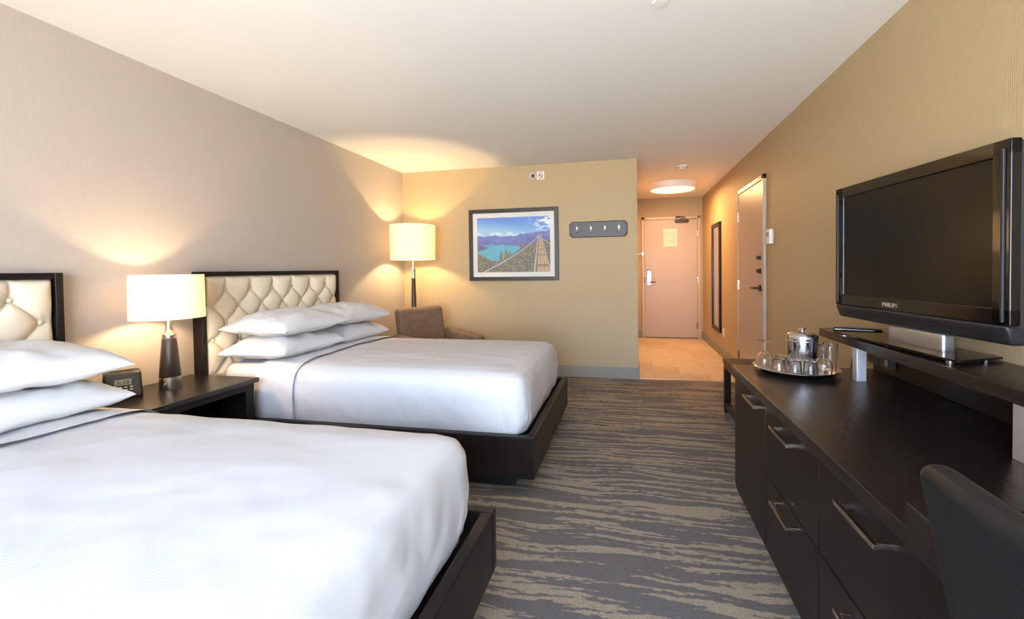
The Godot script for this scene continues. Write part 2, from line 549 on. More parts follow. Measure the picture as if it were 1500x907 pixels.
func build_doors() -> void:
	# entry door, in the far wall
	var z := -D
	var d := group_struct("door_1", "taupe entry door at the end of the hall with a closer", "door", Vector3(0, 0, z))
	var x0 := 3.018
	var x1 := 3.905
	var top := 2.077
	var st := begin()
	add_span(st, Vector3(x0 - 0.048, 0, 0), Vector3(x0 - 0.003, top + 0.05, 0.03), 0.004, 1)
	add_span(st, Vector3(x1 + 0.003, 0, 0), Vector3(x1 + 0.05, top + 0.05, 0.03), 0.004, 1)
	add_span(st, Vector3(x0 - 0.048, top + 0.004, 0), Vector3(x1 + 0.05, top + 0.05, 0.03), 0.004, 0)
	part("frame", st.commit(), M.door_frame, d)
	part("gap", span(Vector3(x0 - 0.006, 0.001, 0), Vector3(x1 + 0.006, top + 0.006, 0.004), 0.001, 1), M.black, d)
	part("leaf", span(Vector3(x0, 0.016, 0.002), Vector3(x1, top, 0.02), 0.003, 1), M.door, d)
	for y in [0.225, 1.045, 1.84]:
		hinge(d, Vector3(x1 + 0.002, y, 0.026))
	# electronic lock
	var lk := part("lock_plate", box(Vector3(3.092, 1.035, 0.03), Vector3(0.075, 0.2, 0.022), 0.008, 1, 2), M.steel, d)
	part("card_reader", box(Vector3(3.092, 1.17, 0.034), Vector3(0.075, 0.07, 0.03), 0.01, 1, 2), M.steel, lk)
	part("reader_slot", box(Vector3(3.092, 1.195, 0.05), Vector3(0.072, 0.025, 0.006), 0.002, 0), M.black, lk)
	part("lever", tube([Vector3(3.095, 0.99, 0.03), Vector3(3.095, 0.99, 0.075), Vector3(3.11, 0.99, 0.085), Vector3(3.205, 0.988, 0.082)], 0.011, 10), M.bronze, lk)
	part("thumb_turn", box(Vector3(3.092, 1.075, 0.046), Vector3(0.012, 0.03, 0.016), 0.003, 1), M.nickel, lk)
	part("strike", box(Vector3(x0 - 0.004, 1.03, 0.025), Vector3(0.012, 0.1, 0.02), 0.002, 1), M.bronze, d)
	# overhead closer
	var cl := part("closer", box(Vector3(3.645, 2.04, 0.05), Vector3(0.225, 0.05, 0.05), 0.012, 0, 2), M.bronze, d)
	part("closer_arm", tube([Vector3(3.62, 2.07, 0.06), Vector3(3.7, 2.1, 0.1), Vector3(3.58, 2.12, 0.045)], 0.009, 8), M.bronze, cl)
	part("closer_bracket", box(Vector3(3.58, 2.112, 0.036), Vector3(0.08, 0.03, 0.018), 0.004, 0), M.bronze, cl)
	part("closer_cap", box(Vector3(3.752, 2.04, 0.05), Vector3(0.02, 0.036, 0.036), 0.01, 0, 2), M.steel, cl)
	part("peephole", disc_mesh(0.009, 0.006, 14), M.chrome, d, Vector3(3.46, 1.585, 0.019))
	var g := part("swing_guard", tube([Vector3(2.86, 1.478, 0.055), Vector3(3.0, 1.482, 0.055), Vector3(3.03, 1.488, 0.04)], 0.008, 8), M.steel, d)
	part("guard_mount", box(Vector3(2.985, 1.488, 0.035), Vector3(0.03, 0.055, 0.03), 0.004, 1), M.steel, g)
	# evacuation notice on the door
	var nt := noise(301, 0.3, 2)
	var notice := paint(96, 132, func(x, y):
		var c := c8(228, 216, 204)
		if y > 14 and x > 10 and x < 86 and y < 118 and (y / 5) % 2 == 0 and nt.get_noise_2d(x * 2.2, (y / 5) * 40) > -0.15 and not (x > 20 and x < 74 and y > 48 and y < 90):
			c = c8(186, 170, 158)
		if (x == 24 or x == 70) and y > 50 and y < 88 or (y == 50 or y == 88) and x > 24 and x < 70 or (x == 46 and y > 50 and y < 88):
			c = c8(176, 158, 148)
		return c)
	var nm := textured(notice, 0.222, 0.3, 0.6)
	nm.uv1_offset = Vector3(0.5, 0.5, 0)
	var st2 := begin()
	var q := [Vector3(-0.111, 0.15, 0.001), Vector3(0.111, 0.15, 0.001), Vector3(0.111, -0.15, 0.001), Vector3(-0.111, -0.15, 0.001)]
	for i in [0, 1, 2, 0, 2, 3]:
		st2.set_normal(Vector3.BACK)
		st2.set_uv(Vector2(q[i].x, -q[i].y))
		st2.add_vertex(q[i])
	var no := thing("door_notice", "pale printed information sheet on the entry door", "notice", Vector3(3.456, 1.76, z + 0.0225))
	part("backing", box(Vector3(0, 0, -0.001), Vector3(0.228, 0.306, 0.003), 0.001, 0), M.paper_white, no)
	part("print", st2.commit(), nm, no)
	# connecting door, in the right wall
	var c := group_struct("door_2", "taupe connecting door with dark lever beside the dresser", "door", Vector3(W2, 0, 0))
	var za := -0.392
	var zb := 0.462
	var s3 := begin()
	add_span(s3, Vector3(-0.03, 0, za - 0.048), Vector3(0, 2.105, za - 0.003), 0.004, 1)
	add_span(s3, Vector3(-0.03, 0, zb + 0.003), Vector3(0, 2.105, zb + 0.05), 0.004, 1)
	add_span(s3, Vector3(-0.03, 2.058, za - 0.048), Vector3(0, 2.105, zb + 0.05), 0.004, 2)
	part("frame", s3.commit(), M.door_frame, c)
	part("gap", span(Vector3(-0.004, 0.001, za - 0.006), Vector3(0, 2.06, zb + 0.006), 0.001, 1), M.black, c)
	part("leaf", span(Vector3(-0.022, 0.012, za), Vector3(-0.002, 2.054, zb), 0.003, 1), M.door, c)
	for y in [0.22, 1.03, 1.81]:
		hinge(c, Vector3(-0.03, y, za - 0.004), true)
	var side := Basis(Vector3.UP, -PI / 2)
	for e in [["flip_lock", 1.322, 0.02], ["deadbolt", 1.195, 0.026], ["lever_rose", 1.03, 0.034]]:
		var p := part(e[0], disc_mesh(e[2], 0.014, 20), M.bronze, c, Vector3(-0.022, e[1], 0.4))
		p.basis = side
		if e[0] == "lever_rose":
			part("lever", tube([Vector3(0, 0, 0.01), Vector3(0, 0, 0.05), Vector3(-0.012, 0, 0.058), Vector3(-0.11, 0, 0.056)], 0.01, 10), M.bronze, p)
		else:
			part("thumb_turn", box(Vector3(0, 0, 0.024), Vector3(0.012, 0.034, 0.026), 0.004, 1, 2), M.bronze, p)

# ---------------------------------------------------------------- things on walls and ceiling
func picture_image() -> Image:
	var a := noise(401, 1.0, 4)
	var b := noise(402, 1.0, 3)
	return paint(528, 384, func(px, py):
		var x: float = px / 528.0
		var y: float = py / 384.0
		var sky := c8(36, 112, 214).lerp(c8(150, 205, 236), smoothstep(0.0, 0.36, y + 0.12 * (0.6 - x)))
		var c := sky
		var cl: float = a.get_noise_2d(x * 5.0 + 2.0, y * 9.0) + 0.35 * b.get_noise_2d(x * 14.0, y * 20.0)
		var where: float = smoothstep(0.62, 0.95, x) * (1.0 - smoothstep(0.18, 0.3, y)) + 0.75 * smoothstep(0.24, 0.3, y) * (1.0 - smoothstep(0.3, 0.36, y)) * (1.0 - smoothstep(0.6, 0.8, x))
		c = c.lerp(c8(244, 246, 250), clampf((cl + 0.15) * 3.0, 0, 1) * where)
		var ridge: float = 0.335 - 0.05 * smoothstep(0.45, 1.0, x) * 1.6 + 0.03 * a.get_noise_2d(x * 5.0, 7.0) + 0.012 * b.get_noise_2d(x * 22.0, 3.0)
		if y > ridge:
			c = c8(66, 84, 176).lerp(c8(88, 104, 190), clampf(0.5 + b.get_noise_2d(x * 9.0, y * 14.0), 0, 1))
			if y > ridge + 0.07:
				c = c.lerp(c8(48, 62, 140), clampf(0.4 + a.get_noise_2d(x * 6.0, y * 10.0 + 5.0), 0, 1))
		var shore: float = 0.5 + 0.015 * a.get_noise_2d(x * 8.0, 1.0) + 0.02 * smoothstep(0.3, 0.5, x)
		if y > shore and x < 0.62:
			c = c8(22, 150, 190).lerp(c8(60, 182, 206), clampf(0.5 + 0.6 * b.get_noise_2d(x * 6.0, y * 30.0) + 0.5 * (x - 0.3), 0, 1))
		if y > 0.5 and y < 0.6 + 0.02 * a.get_noise_2d(x * 12.0, 9.0) and x < 0.15 - absf(y - 0.55) * 1.6:
			c = c8(46, 58, 112)
		var land: float = 0.66 + 0.14 * smoothstep(0.0, 0.24, x) - 0.36 * smoothstep(0.24, 0.86, x) + 0.02 * b.get_noise_2d(x * 30.0, 2.0)
		for tr in [[0.33, 0.6, 0.022], [0.4, 0.57, 0.028], [0.45, 0.6, 0.018], [0.62, 0.44, 0.03], [0.69, 0.42, 0.02]]:
			if y > tr[1] and absf(x - tr[0]) < (y - tr[1]) * 0.28 * (0.6 + 0.5 * absf(sin(y * 160.0))) and absf(x - tr[0]) < tr[2]:
				land = minf(land, y)
		if y >= land:
			var g: float = clampf(0.5 + 0.9 * b.get_noise_2d(x * 26.0, y * 26.0) + 0.5 * a.get_noise_2d(x * 60.0, y * 60.0), 0, 1)
			c = c8(24, 32, 22).lerp(c8(122, 120, 70), g)
			var br: float = clampf(a.get_noise_2d(x * 8.0 + 20.0, y * 8.0) * 3.0, 0, 1)
			c = c.lerp(c8(178, 126, 70), br * g * 0.9)
		# bridge deck, hand cables
		var yb := 0.335
		if y > yb:
			var k: float = (y - yb) / (1.0 - yb)
			var l: float = 0.853 - 0.035 * k
			var r: float = 0.868 + 0.13 * k
			if x > l and x < r:
				c = c8(206, 172, 130).lerp(c8(178, 142, 104), clampf(0.5 + b.get_noise_2d(x * 60.0, y * 6.0), 0, 1))
				var u: float = (x - l) / (r - l)
				if fposmod(1.0 / (k + 0.06), 0.55) < 0.07 or absf(fposmod(u * 3.0, 1.0) - 0.5) > 0.47:
					c = c8(120, 96, 74)
			if absf(x - (l - 0.012 - 0.02 * k)) < 0.004 + 0.006 * k:
				c = c8(196, 194, 202)
			if absf(x - (r + 0.01)) < 0.003 + 0.005 * k:
				c = c8(190, 186, 190)
			var cable: float = 0.84 - 0.76 * pow(k, 1.35)
			if absf(x - cable) < 0.005 + 0.016 * k:
				c = c8(176, 178, 196)
			for i in 14:
				var kk: float = 0.15 + i * 0.06
				if absf(k - kk - (0.84 - x) * 0.5) < 0.003 and x > cable and x < l:
					c = c.lerp(c8(170, 170, 176), 0.6)
			if absf(y - (0.42 + 0.9 * (x - 0.9) * (x - 0.9) * 8.0 + 0.25 * (x - 0.9))) < 0.005 and x > 0.89:
				c = c8(206, 206, 214)
		if absf(y - 0.325) < 0.008 and x > 0.72 and fposmod(x * 40.0, 1.0) < 0.7:
			c = c8(150, 110, 108)
		return c)

func build_wall_things() -> void:
	# framed picture
	var p := thing("framed_picture", "black framed picture of a lake and a footbridge with white mat", "picture", Vector3(1.407, 1.531, 0.0))
	var hw := 0.54
	var hh := 0.4225
	for e in [["frame_side", Vector3(-hw, -hh, 0), Vector3(-hw + 0.046, hh, 0.03), 1], ["frame_side", Vector3(hw - 0.046, -hh, 0), Vector3(hw, hh, 0.03), 1], ["frame_rail", Vector3(-hw + 0.046, hh - 0.046, 0), Vector3(hw - 0.046, hh, 0.03), 0], ["frame_rail", Vector3(-hw + 0.046, -hh, 0), Vector3(hw - 0.046, -hh + 0.046, 0.03), 0]]:
		part(e[0], span(e[1], e[2], 0.004, e[3]), M.frame_black, p)
	var mw := 0.441
	var mh := 0.322
	var st := begin()
	add_span(st, Vector3(-hw + 0.04, -hh + 0.04, 0.004), Vector3(-mw, hh - 0.04, 0.012), 0.001, 1)
	add_span(st, Vector3(mw, -hh + 0.04, 0.004), Vector3(hw - 0.04, hh - 0.04, 0.012), 0.001, 1)
	add_span(st, Vector3(-mw, mh, 0.004), Vector3(mw, hh - 0.04, 0.012), 0.001, 0)
	add_span(st, Vector3(-mw, -hh + 0.04, 0.004), Vector3(mw, -mh, 0.012), 0.001, 0)
	part("mat_board", st.commit(), M.paper_white, p)
	var im := textured(picture_image(), mw * 2, mh * 2, 0.5)
	im.uv1_offset = Vector3(0.5, 0.5, 0)
	var s2 := begin()
	var q := [Vector3(-mw, mh, 0.008), Vector3(mw, mh, 0.008), Vector3(mw, -mh, 0.008), Vector3(-mw, -mh, 0.008)]
	for i in [0, 1, 2, 0, 2, 3]:
		s2.set_normal(Vector3.BACK)
		s2.set_uv(Vector2(q[i].x, -q[i].y))
		s2.add_vertex(q[i])
	part("print", s2.commit(), im, p)
	part("glazing", span(Vector3(-hw + 0.044, -hh + 0.044, 0.015), Vector3(hw - 0.044, hh - 0.044, 0.017), 0.0005, 0), M.acrylic, p)
	# coat hook rack: board with cut corners
	var r := thing("coat_hook_rack", "dark wooden coat rack board with four metal hooks", "coat rack", Vector3(2.398, 1.681, 0.0))
	var b := begin()
	var poly := []
	for e in [[-0.325, 0.06], [-0.295, 0.09], [0.295, 0.09], [0.325, 0.06], [0.325, -0.06], [0.295, -0.09], [-0.295, -0.09], [-0.325, -0.06]]:
		poly.append(Vector2(e[0], e[1]))
	b.set_smooth_group(-1)
	var ring0 := []
	var ring1 := []
	var ring2 := []
	for v in poly:
		ring0.append(Vector3(v.x, v.y, 0.0))
		ring1.append(Vector3(v.x, v.y, 0.014))
		ring2.append(Vector3(v.x - signf(v.x) * 0.008, v.y - signf(v.y) * 0.008, 0.02))
	for pair in [[ring0, ring1], [ring1, ring2]]:
		for i in 8:
			var j := (i + 1) % 8
			for v in [pair[0][i], pair[1][j], pair[1][i], pair[0][i], pair[0][j], pair[1][j]]:
				b.set_uv(Vector2(v.x, v.y))
				b.add_vertex(v)
	for i in range(1, 7):
		for v in [ring2[0], ring2[i], ring2[i + 1]]:
			b.set_uv(Vector2(v.x, v.y))
			b.add_vertex(v)
	b.generate_normals()
	part("board", b.commit(), M.rack, r)
	for x in [-0.236, -0.079, 0.077, 0.231]:
		var k := begin()
		rbox(k, Vector3(x, 0.01, 0.023), Vector3(0.018, 0.06, 0.006), 0.002, 1)
		tube_into(k, [Vector3(x, 0.0, 0.024), Vector3(x, -0.022, 0.032), Vector3(x, -0.036, 0.05), Vector3(x, -0.03, 0.066)], 0.005, 8)
		tube_into(k, [Vector3(x, 0.03, 0.024), Vector3(x, 0.046, 0.04), Vector3(x, 0.052, 0.052)], 0.004, 8)
		var hk := part("hook", k.commit(), M.hook, r)
		var s := SphereMesh.new()
		s.radius = 0.013
		s.height = 0.026
		s.radial_segments = 16
		s.rings = 8
		part("hook_knob", s, M.nickel, hk, Vector3(x, -0.026, 0.068))
	for e in [[-0.296, 0.052], [-0.296, -0.052], [0.296, 0.052], [0.296, -0.052]]:
		part("screw", disc_mesh(0.008, 0.004, 12), M.black, r, Vector3(e[0], e[1], 0.019))
	# two small signs near the ceiling
	var a := thing("round_wall_sign", "small round grey symbol plate high on the back wall", "sign", Vector3(1.655, 2.318, 0.0))
	part("plate", disc_mesh(0.04, 0.006, 28), M.grey_plastic, a)
	part("symbol", box(Vector3(0, 0.004, 0.008), Vector3(0.022, 0.036, 0.004), 0.002, 1), M.black, a)
	part("symbol_ring", ring_mesh(0.03, 0.036, 0.009), M.paper_white, a)
	var ns := thing("no_smoking_sign", "small square white no-smoking sign high on the back wall", "sign", Vector3(1.744, 2.322, 0.0))
	part("plate", box(Vector3(0, 0, 0.002), Vector3(0.088, 0.094, 0.004), 0.001, 0), M.paper_white, ns)
	part("prohibition_ring", ring_mesh(0.022, 0.029, 0.006), M.red, ns, Vector3(0, -0.004, 0))
	var sl := part("prohibition_slash", box(Vector3.ZERO, Vector3(0.05, 0.006, 0.002), 0.0005, 0), M.red, ns, Vector3(0, -0.004, 0.006))
	sl.rotation.z = -PI / 4
	part("cigarette", box(Vector3(0, -0.004, 0.0048), Vector3(0.032, 0.006, 0.0012), 0.0003, 0), M.black, ns)
	part("caption", box(Vector3(0, 0.037, 0.0046), Vector3(0.05, 0.005, 0.001), 0.0003, 0), M.grey_plastic, ns)
	# hall mirror
	var m := thing("wall_mirror", "tall narrow dark framed mirror on the hall wall", "mirror", Vector3(W2, 1.095, -1.69))
	var mz := 0.285
	var my := 0.775
	for e in [["frame_side", Vector3(-0.03, -my, -mz), Vector3(0, my, -mz + 0.06), 1], ["frame_side", Vector3(-0.03, -my, mz - 0.06), Vector3(0, my, mz), 1], ["frame_rail", Vector3(-0.03, my - 0.06, -mz + 0.06), Vector3(0, my, mz - 0.06), 2], ["frame_rail", Vector3(-0.03, -my, -mz + 0.06), Vector3(0, -my + 0.06, mz - 0.06), 2]]:
		part(e[0], span(e[1], e[2], 0.005, e[3]), M.wood, m)
	part("mirror_glass", span(Vector3(-0.016, -my + 0.05, -mz + 0.05), Vector3(-0.002, my - 0.05, mz - 0.05), 0.001, 1), M.mirror, m)
	# socket under the mirror, thermostat
	var o := thing("wall_socket", "white wall socket below the hall mirror", "socket", Vector3(W2, 0.35, -1.275))
	part("plate", box(Vector3(-0.004, 0, 0), Vector3(0.008, 0.118, 0.072), 0.003, 1), M.white_plastic, o)
	for y in [-0.026, 0.026]:
		part("outlet", box(Vector3(-0.009, y, 0), Vector3(0.004, 0.03, 0.034), 0.002, 1), M.white_plastic, o)
	var th := thing("thermostat", "small white thermostat beside the connecting door", "thermostat", Vector3(W2, 1.505, 0.665))
	part("housing", box(Vector3(-0.018, 0, 0), Vector3(0.036, 0.135, 0.1), 0.01, 1, 2), M.white_plastic, th)
	part("display", box(Vector3(-0.0365, 0.02, 0), Vector3(0.003, 0.04, 0.05), 0.001, 1), M.grey_plastic, th)
	# flush ceiling light of the hall
	var l := thing("ceiling_light", "round white drum ceiling light glowing in the entry hall", "ceiling light", Vector3(3.37, H, -1.6))
	part("drum", lathe(v2([0.0, -0.001, 0.325, -0.001, 0.325, -0.012, 0.318, -0.085, 0.312, -0.09, 0.306, -0.085, 0.306, -0.02]), 56), M.white_plastic, l)
	part("diffuser", lathe(v2([0.306, -0.07, 0.3, -0.083, 0.2, -0.088, 0.0, -0.09]), 56), glow(c8(255, 236, 210), 2.2), l)
	var al := AreaLight3D.new()
	al.area_size = Vector2(0.42, 0.42)
	al.light_color = Color(1.0, 0.76, 0.5)
	al.light_energy = 10.0
	al.area_range = 20.0
	al.area_attenuation = 2.0
	al.shadow_enabled = true
	al.position = Vector3(0, -0.1, 0)
	al.rotation_degrees = Vector3(-90, 0, 0)
	l.add_child(al)
	var sd := thing("smoke_detector", "white round smoke detector on the hall ceiling", "smoke detector", Vector3(3.37, H, -0.5))
	part("base", lathe(v2([0.0, -0.001, 0.068, -0.001, 0.07, -0.018, 0.062, -0.022]), 32), M.white_plastic, sd)
	part("cap", lathe(v2([0.058, -0.016, 0.062, -0.03, 0.05, -0.044, 0.0, -0.047]), 32), M.white_plastic, sd)
	for i in 8:
		var v := part("vent", box(Vector3(0.059, -0.027, 0), Vector3(0.008, 0.007, 0.024), 0.001, 2), M.black, sd)
		v.rotation.y = TAU * i / 8.0
	var sp := thing("sprinkler_cap", "tiny round white plate on the bedroom ceiling", "sprinkler", Vector3(2.877, H, 2.77))
	part("plate", lathe(v2([0.0, -0.001, 0.035, -0.001, 0.033, -0.008, 0.0, -0.009]), 24), M.ceiling, sp)

func ring_mesh(r0: float, r1: float, z: float) -> ArrayMesh:
	var st := begin()
	lathe_into(st, v2([r0, z - 0.003, r1, z - 0.003, r1, z, r0, z, r0, z - 0.003]), 32)
	var s2 := begin()
	s2.append_from(st.commit(), 0, Transform3D(Basis(Vector3.RIGHT, PI / 2), Vector3.ZERO))
	return s2.commit()

# ---------------------------------------------------------------- beds
const ROWS := [1.13, 1.02, 0.91, 0.8]

func buttons_of() -> Array:
	var out := []
	for r in 4:
		for k in (6 if r % 2 == 0 else 7):
			out.append(Vector2((k - (2.5 if r % 2 == 0 else 3.0)) * 0.19, ROWS[r]))
	return out

# height of the tufted leather above its backing; z across, y up (headboard's own axes)
func tuft(z: float, y: float, btn: Array, hz: float, y0: float, y1: float) -> float:
	var near := 9.0
	var dir := Vector2.ZERO
	for b in btn:
		var dd: float = (Vector2(z, y) - b).length()
		if dd < near:
			near = dd
			dir = Vector2(z, y) - b
	var crease := 1.0
	var row := (1.13 - y) / 0.11
	if y > 1.13:
		crease = absf(sin(PI * (z / 0.19 - 0.5)))                       # straight pleats up from the top buttons
	elif absf(z) > 0.57:
		crease = absf(sin(PI * (row - 1.0) / 2.0))                      # straight pleats out to the sides
		crease = maxf(crease, 0.0)
	else:
		var u := z / 0.19 + row / 2.0 + 0.5
		var v := z / 0.19 - row / 2.0 + 0.5
		crease = minf(absf(sin(PI * u)), absf(sin(PI * v)))
	var h := 0.016 * (1.0 - exp(-crease * 5.0)) + 0.012 * pow(crease, 0.7)
	h += 0.022 * (1.0 - exp(-pow(near / 0.034, 1.4))) - 0.004
	var ang := atan2(dir.y, dir.x)
	h += 0.0018 * sin(ang * 11.0 + z * 13.0) * exp(-pow((near - 0.03) / 0.02, 2.0))
	var e := minf(minf(z + hz, hz - z), minf(y - y0, y1 - y))
	return h * (1.0 - exp(-e / 0.016)) + 0.002

func make_headboard(zc: float, hz: float, label: String) -> void:
	var hb := thing("headboard", label, "headboard", Vector3(0.001, 0, zc), 0, "tufted headboards")
	part("frame_post", span(Vector3(0, 0.1, hz - 0.03), Vector3(0.074, 1.25, hz), 0.003, 1), M.wood, hb)
	part("frame_post", span(Vector3(0, 0.1, -hz), Vector3(0.074, 1.25, -hz + 0.03), 0.003, 1), M.wood, hb)
	part("frame_rail", span(Vector3(0, 1.222, -hz + 0.03), Vector3(0.074, 1.25, hz - 0.03), 0.003, 2), M.wood, hb)
	part("backing", span(Vector3(0, 0.3, -hz + 0.03), Vector3(0.036, 1.222, hz - 0.03), 0.002, 2), M.wood, hb)
	var btn := buttons_of()
	var ph := hz - 0.033
	var y0 := 0.5
	var y1 := 1.22
	var nz := 170
	var ny := 100
	var pts := []
	var uvs := []
	for i in nz + 1:
		var pr := []
		var ur := []
		var z := lerpf(-ph, ph, float(i) / nz)
		for j in ny + 1:
			var y := lerpf(y0, y1, float(j) / ny)
			pr.append(Vector3(0.046 + tuft(z, y, btn, ph, y0, y1), y, z))
			ur.append(Vector2(z, y))
		pts.append(pr)
		uvs.append(ur)
	var panel := part("tufted_panel", sheet(pts, uvs, false), M.leather, hb)
	panel.set_meta("label", "cream tufted leather")
	for b in btn:
		var s := begin()
		lathe_into(s, v2([0.0125, -0.012, 0.0125, 0.0, 0.0095, 0.0035, 0.0, 0.0055]), 14)
		var s2 := begin()
		s2.append_from(s.commit(), 0, Transform3D(Basis(Vector3.BACK, -PI / 2), Vector3(0.061, b.y, b.x)))
		part("button", s2.commit(), M.leather, panel)

var drop := Curve2D.new()

# over the edge of the mattress: distance along the cloth -> how far out and how far down
func over(d: float) -> Vector2:
	if drop.point_count == 0:
		var pr := v2([0, 0, 0.09, 0.008, 0.14, 0.032, 0.162, 0.075, 0.17, 0.135, 0.171, 0.205, 0.165, 0.28, 0.148, 0.345])
		for i in pr.size():
			var tan: Vector2 = (pr[mini(i + 1, pr.size() - 1)] - pr[maxi(i - 1, 0)]) / 6.0
			drop.add_point(pr[i], -tan, tan)
	return drop.sample_baked(clampf(d, 0.0, drop.get_baked_length()))

func cloth_point(s: float, t: float, fx: float, fz: float, yt: float, lift: float, nz: FastNoiseLite) -> Vector3:
	var ox := maxf(s - fx, 0.0)
	var oz := maxf(absf(t) - fz, 0.0)
	var x := minf(s, fx)
	var z := clampf(t, -fz, fz)
	var d := Vector2(ox, oz * signf(t))
	var len := pow(pow(absf(d.x), 3.0) + pow(absf(d.y), 3.0), 1.0 / 3.0)
	var crown := 0.02 * (1.0 - pow(t / (fz + 0.2), 2.0)) * (1.0 - pow(maxf(s - 1.2, 0.0) / 1.1, 2.0))
	var o := over(len)
	var dir := d / len if len > 1e-5 else Vector2.ZERO
	var wr := 0.006 * nz.get_noise_2d(s * 2.2, t * 3.0)
	if len > 0.12:
		wr += smoothstep(0.12, 0.35, len) * 0.0045 * nz.get_noise_2d(s * 7.0 - t * 4.0, t * 2.0 + s * 2.0)
	var outw := o.x + (wr * smoothstep(0.03, 0.16, len)) + lift * smoothstep(0.0, 0.15, len)
	return Vector3(x + dir.x * outw, yt + crown - o.y + (wr * 0.7 + lift) * (1.0 - smoothstep(0.03, 0.2, len)), z + dir.y * outw)

func cloth_sheet(s0: float, s1: float, ns: int, fx: float, fz: float, yt: float, lift: float, sd: int) -> ArrayMesh:
	var nz := noise(sd, 1.0, 3)
	over(0.0)
	var L := drop.get_baked_length()
	var pts := []
	var uvs := []
	var nt := 110
	for i in ns + 1:
		var s := lerpf(s0, s1, float(i) / ns)
		var pr := []
		var ur := []
		for j in nt + 1:
			var t := lerpf(-fz - L, fz + L, float(j) / nt)
			pr.append(cloth_point(s, t, fx, fz, yt, lift, nz))
			ur.append(Vector2(s, t))
		pts.append(pr)
		uvs.append(ur)
	return sheet(pts, uvs, true)

func make_bed(zc: float, label: String, duvet_label: String, sd: int) -> void:
	var b := thing("double_bed", label, "bed", Vector3(0, 0, zc), 0, "double beds")
	var hz := 0.65
	var xe := 2.217
	part("side_rail", span(Vector3(0.09, 0.1, hz - 0.045), Vector3(xe, 0.33, hz), 0.006, 0), M.wood, b)
	part("side_rail", span(Vector3(0.09, 0.1, -hz), Vector3(xe, 0.33, -hz + 0.045), 0.006, 0), M.wood, b)
	part("foot_rail", span(Vector3(xe - 0.045, 0.1, -hz + 0.045), Vector3(xe, 0.33, hz - 0.045), 0.006, 2), M.wood, b)
	part("platform", span(Vector3(0.09, 0.2, -hz + 0.045), Vector3(xe - 0.045, 0.262, hz - 0.045), 0.003, 0), M.wood, b)
	part("plinth", span(Vector3(0.12, 0.0, -hz + 0.11), Vector3(xe - 0.14, 0.2, hz - 0.11), 0.004, 0), M.black, b)
	part("mattress", soft(Vector3(1.09, 0.455, 0), Vector3(1.98, 0.38, 1.13), 0.07, 10, func(p): return p), M.pillow, b)
	over(0.0)
	var L := drop.get_baked_length()
	var dv := part("duvet", cloth_sheet(0.5, 1.99 + L, 110, 1.99, 0.44, 0.652, 0.0, sd), M.linen, self, Vector3(0, 0, zc))
	tag(dv, duvet_label, "duvet", "white duvets")
	part("turned_down_edge", cloth_sheet(0.42, 0.7, 16, 1.99, 0.44, 0.652, 0.014, sd), M.linen, dv)

# a pillow lying flat: length across z, pinched corners
func pillow_mesh(sd: int, a := 0.255, b := 0.299, th := 0.09) -> ArrayMesh:
	var nz := noise(sd, 1.0, 3)
	var st := begin()
	st.set_smooth_group(0)
	var n := 36
	for side in [1.0, -1.0]:
		var pts := []
		var uvs := []
		for i in n + 1:
			var u := -cos(PI * i / n)
			var pr := []
			var ur := []
			for j in n + 1:
				var v := -cos(PI * j / n)
				var x := a * u * (1.0 - 0.07 * (1.0 - v * v) * absf(u))
				var z := b * v * (1.0 - 0.06 * (1.0 - u * u) * absf(v))
				var e := pow(maxf(1.0 - pow(absf(u), 2.6), 0.0), 0.45) * pow(maxf(1.0 - pow(absf(v), 3.0), 0.0), 0.45)
				var w := 0.014 * nz.get_noise_2d(x * 5.0, z * 5.0) + 0.006 * nz.get_noise_2d(x * 16.0 + 9.0, z * 9.0)
				var y: float = side * th * e * (1.0 if side > 0 else 0.72) + w * e
				y += -0.016 * (u * u + v * v) * 0.5
				pr.append(Vector3(x, y, z))
				ur.append(Vector2(x, z))
			pts.append(pr)
			uvs.append(ur)
		sheet_into(st, pts, uvs, side < 0)
	st.generate_normals()
	return st.commit()

func build_beds() -> void:
	make_headboard(1.955, 0.65, "cream tufted leather headboard in a dark frame, nearest the armchair")
	make_headboard(3.915, 0.65, "cream tufted leather headboard in a dark frame, nearest the window")
	make_bed(1.95, "dark wood platform bed between the night stand and the armchair", "white duvet smoothed over the bed next to the armchair", 501)
	make_bed(3.91, "dark wood platform bed on the window side of the night stand", "white duvet smoothed over the bed on the window side", 502)
	var where := [[1.95, "bed beside the armchair"], [3.955, "window side bed"]]
	var k := 0
	for w in where:
		for s in [0.3, -0.3]:
			var stack: String = "stack by the night stand" if (s > 0) == (w[0] < 3.0) else ("stack on the armchair side" if w[0] < 3.0 else "stack away from the night stand")
			for up in 2:
				var y := 0.735 if up == 0 else 0.888
				var p := part("pillow", pillow_mesh(600 + k), M.pillow, self, Vector3(0.37 + 0.015 * sin(k * 2.1), y, w[0] + s))
				p.rotation = Vector3(0.02 * sin(k * 1.7), 0.05 * sin(k * 3.3), 0.03 * cos(k * 1.3) - 0.03 * up)
				tag(p, "%s white pillow of the %s on the %s" % ["upper" if up == 1 else "lower", stack, w[1]], "pillow", "white bed pillows")
				k += 1

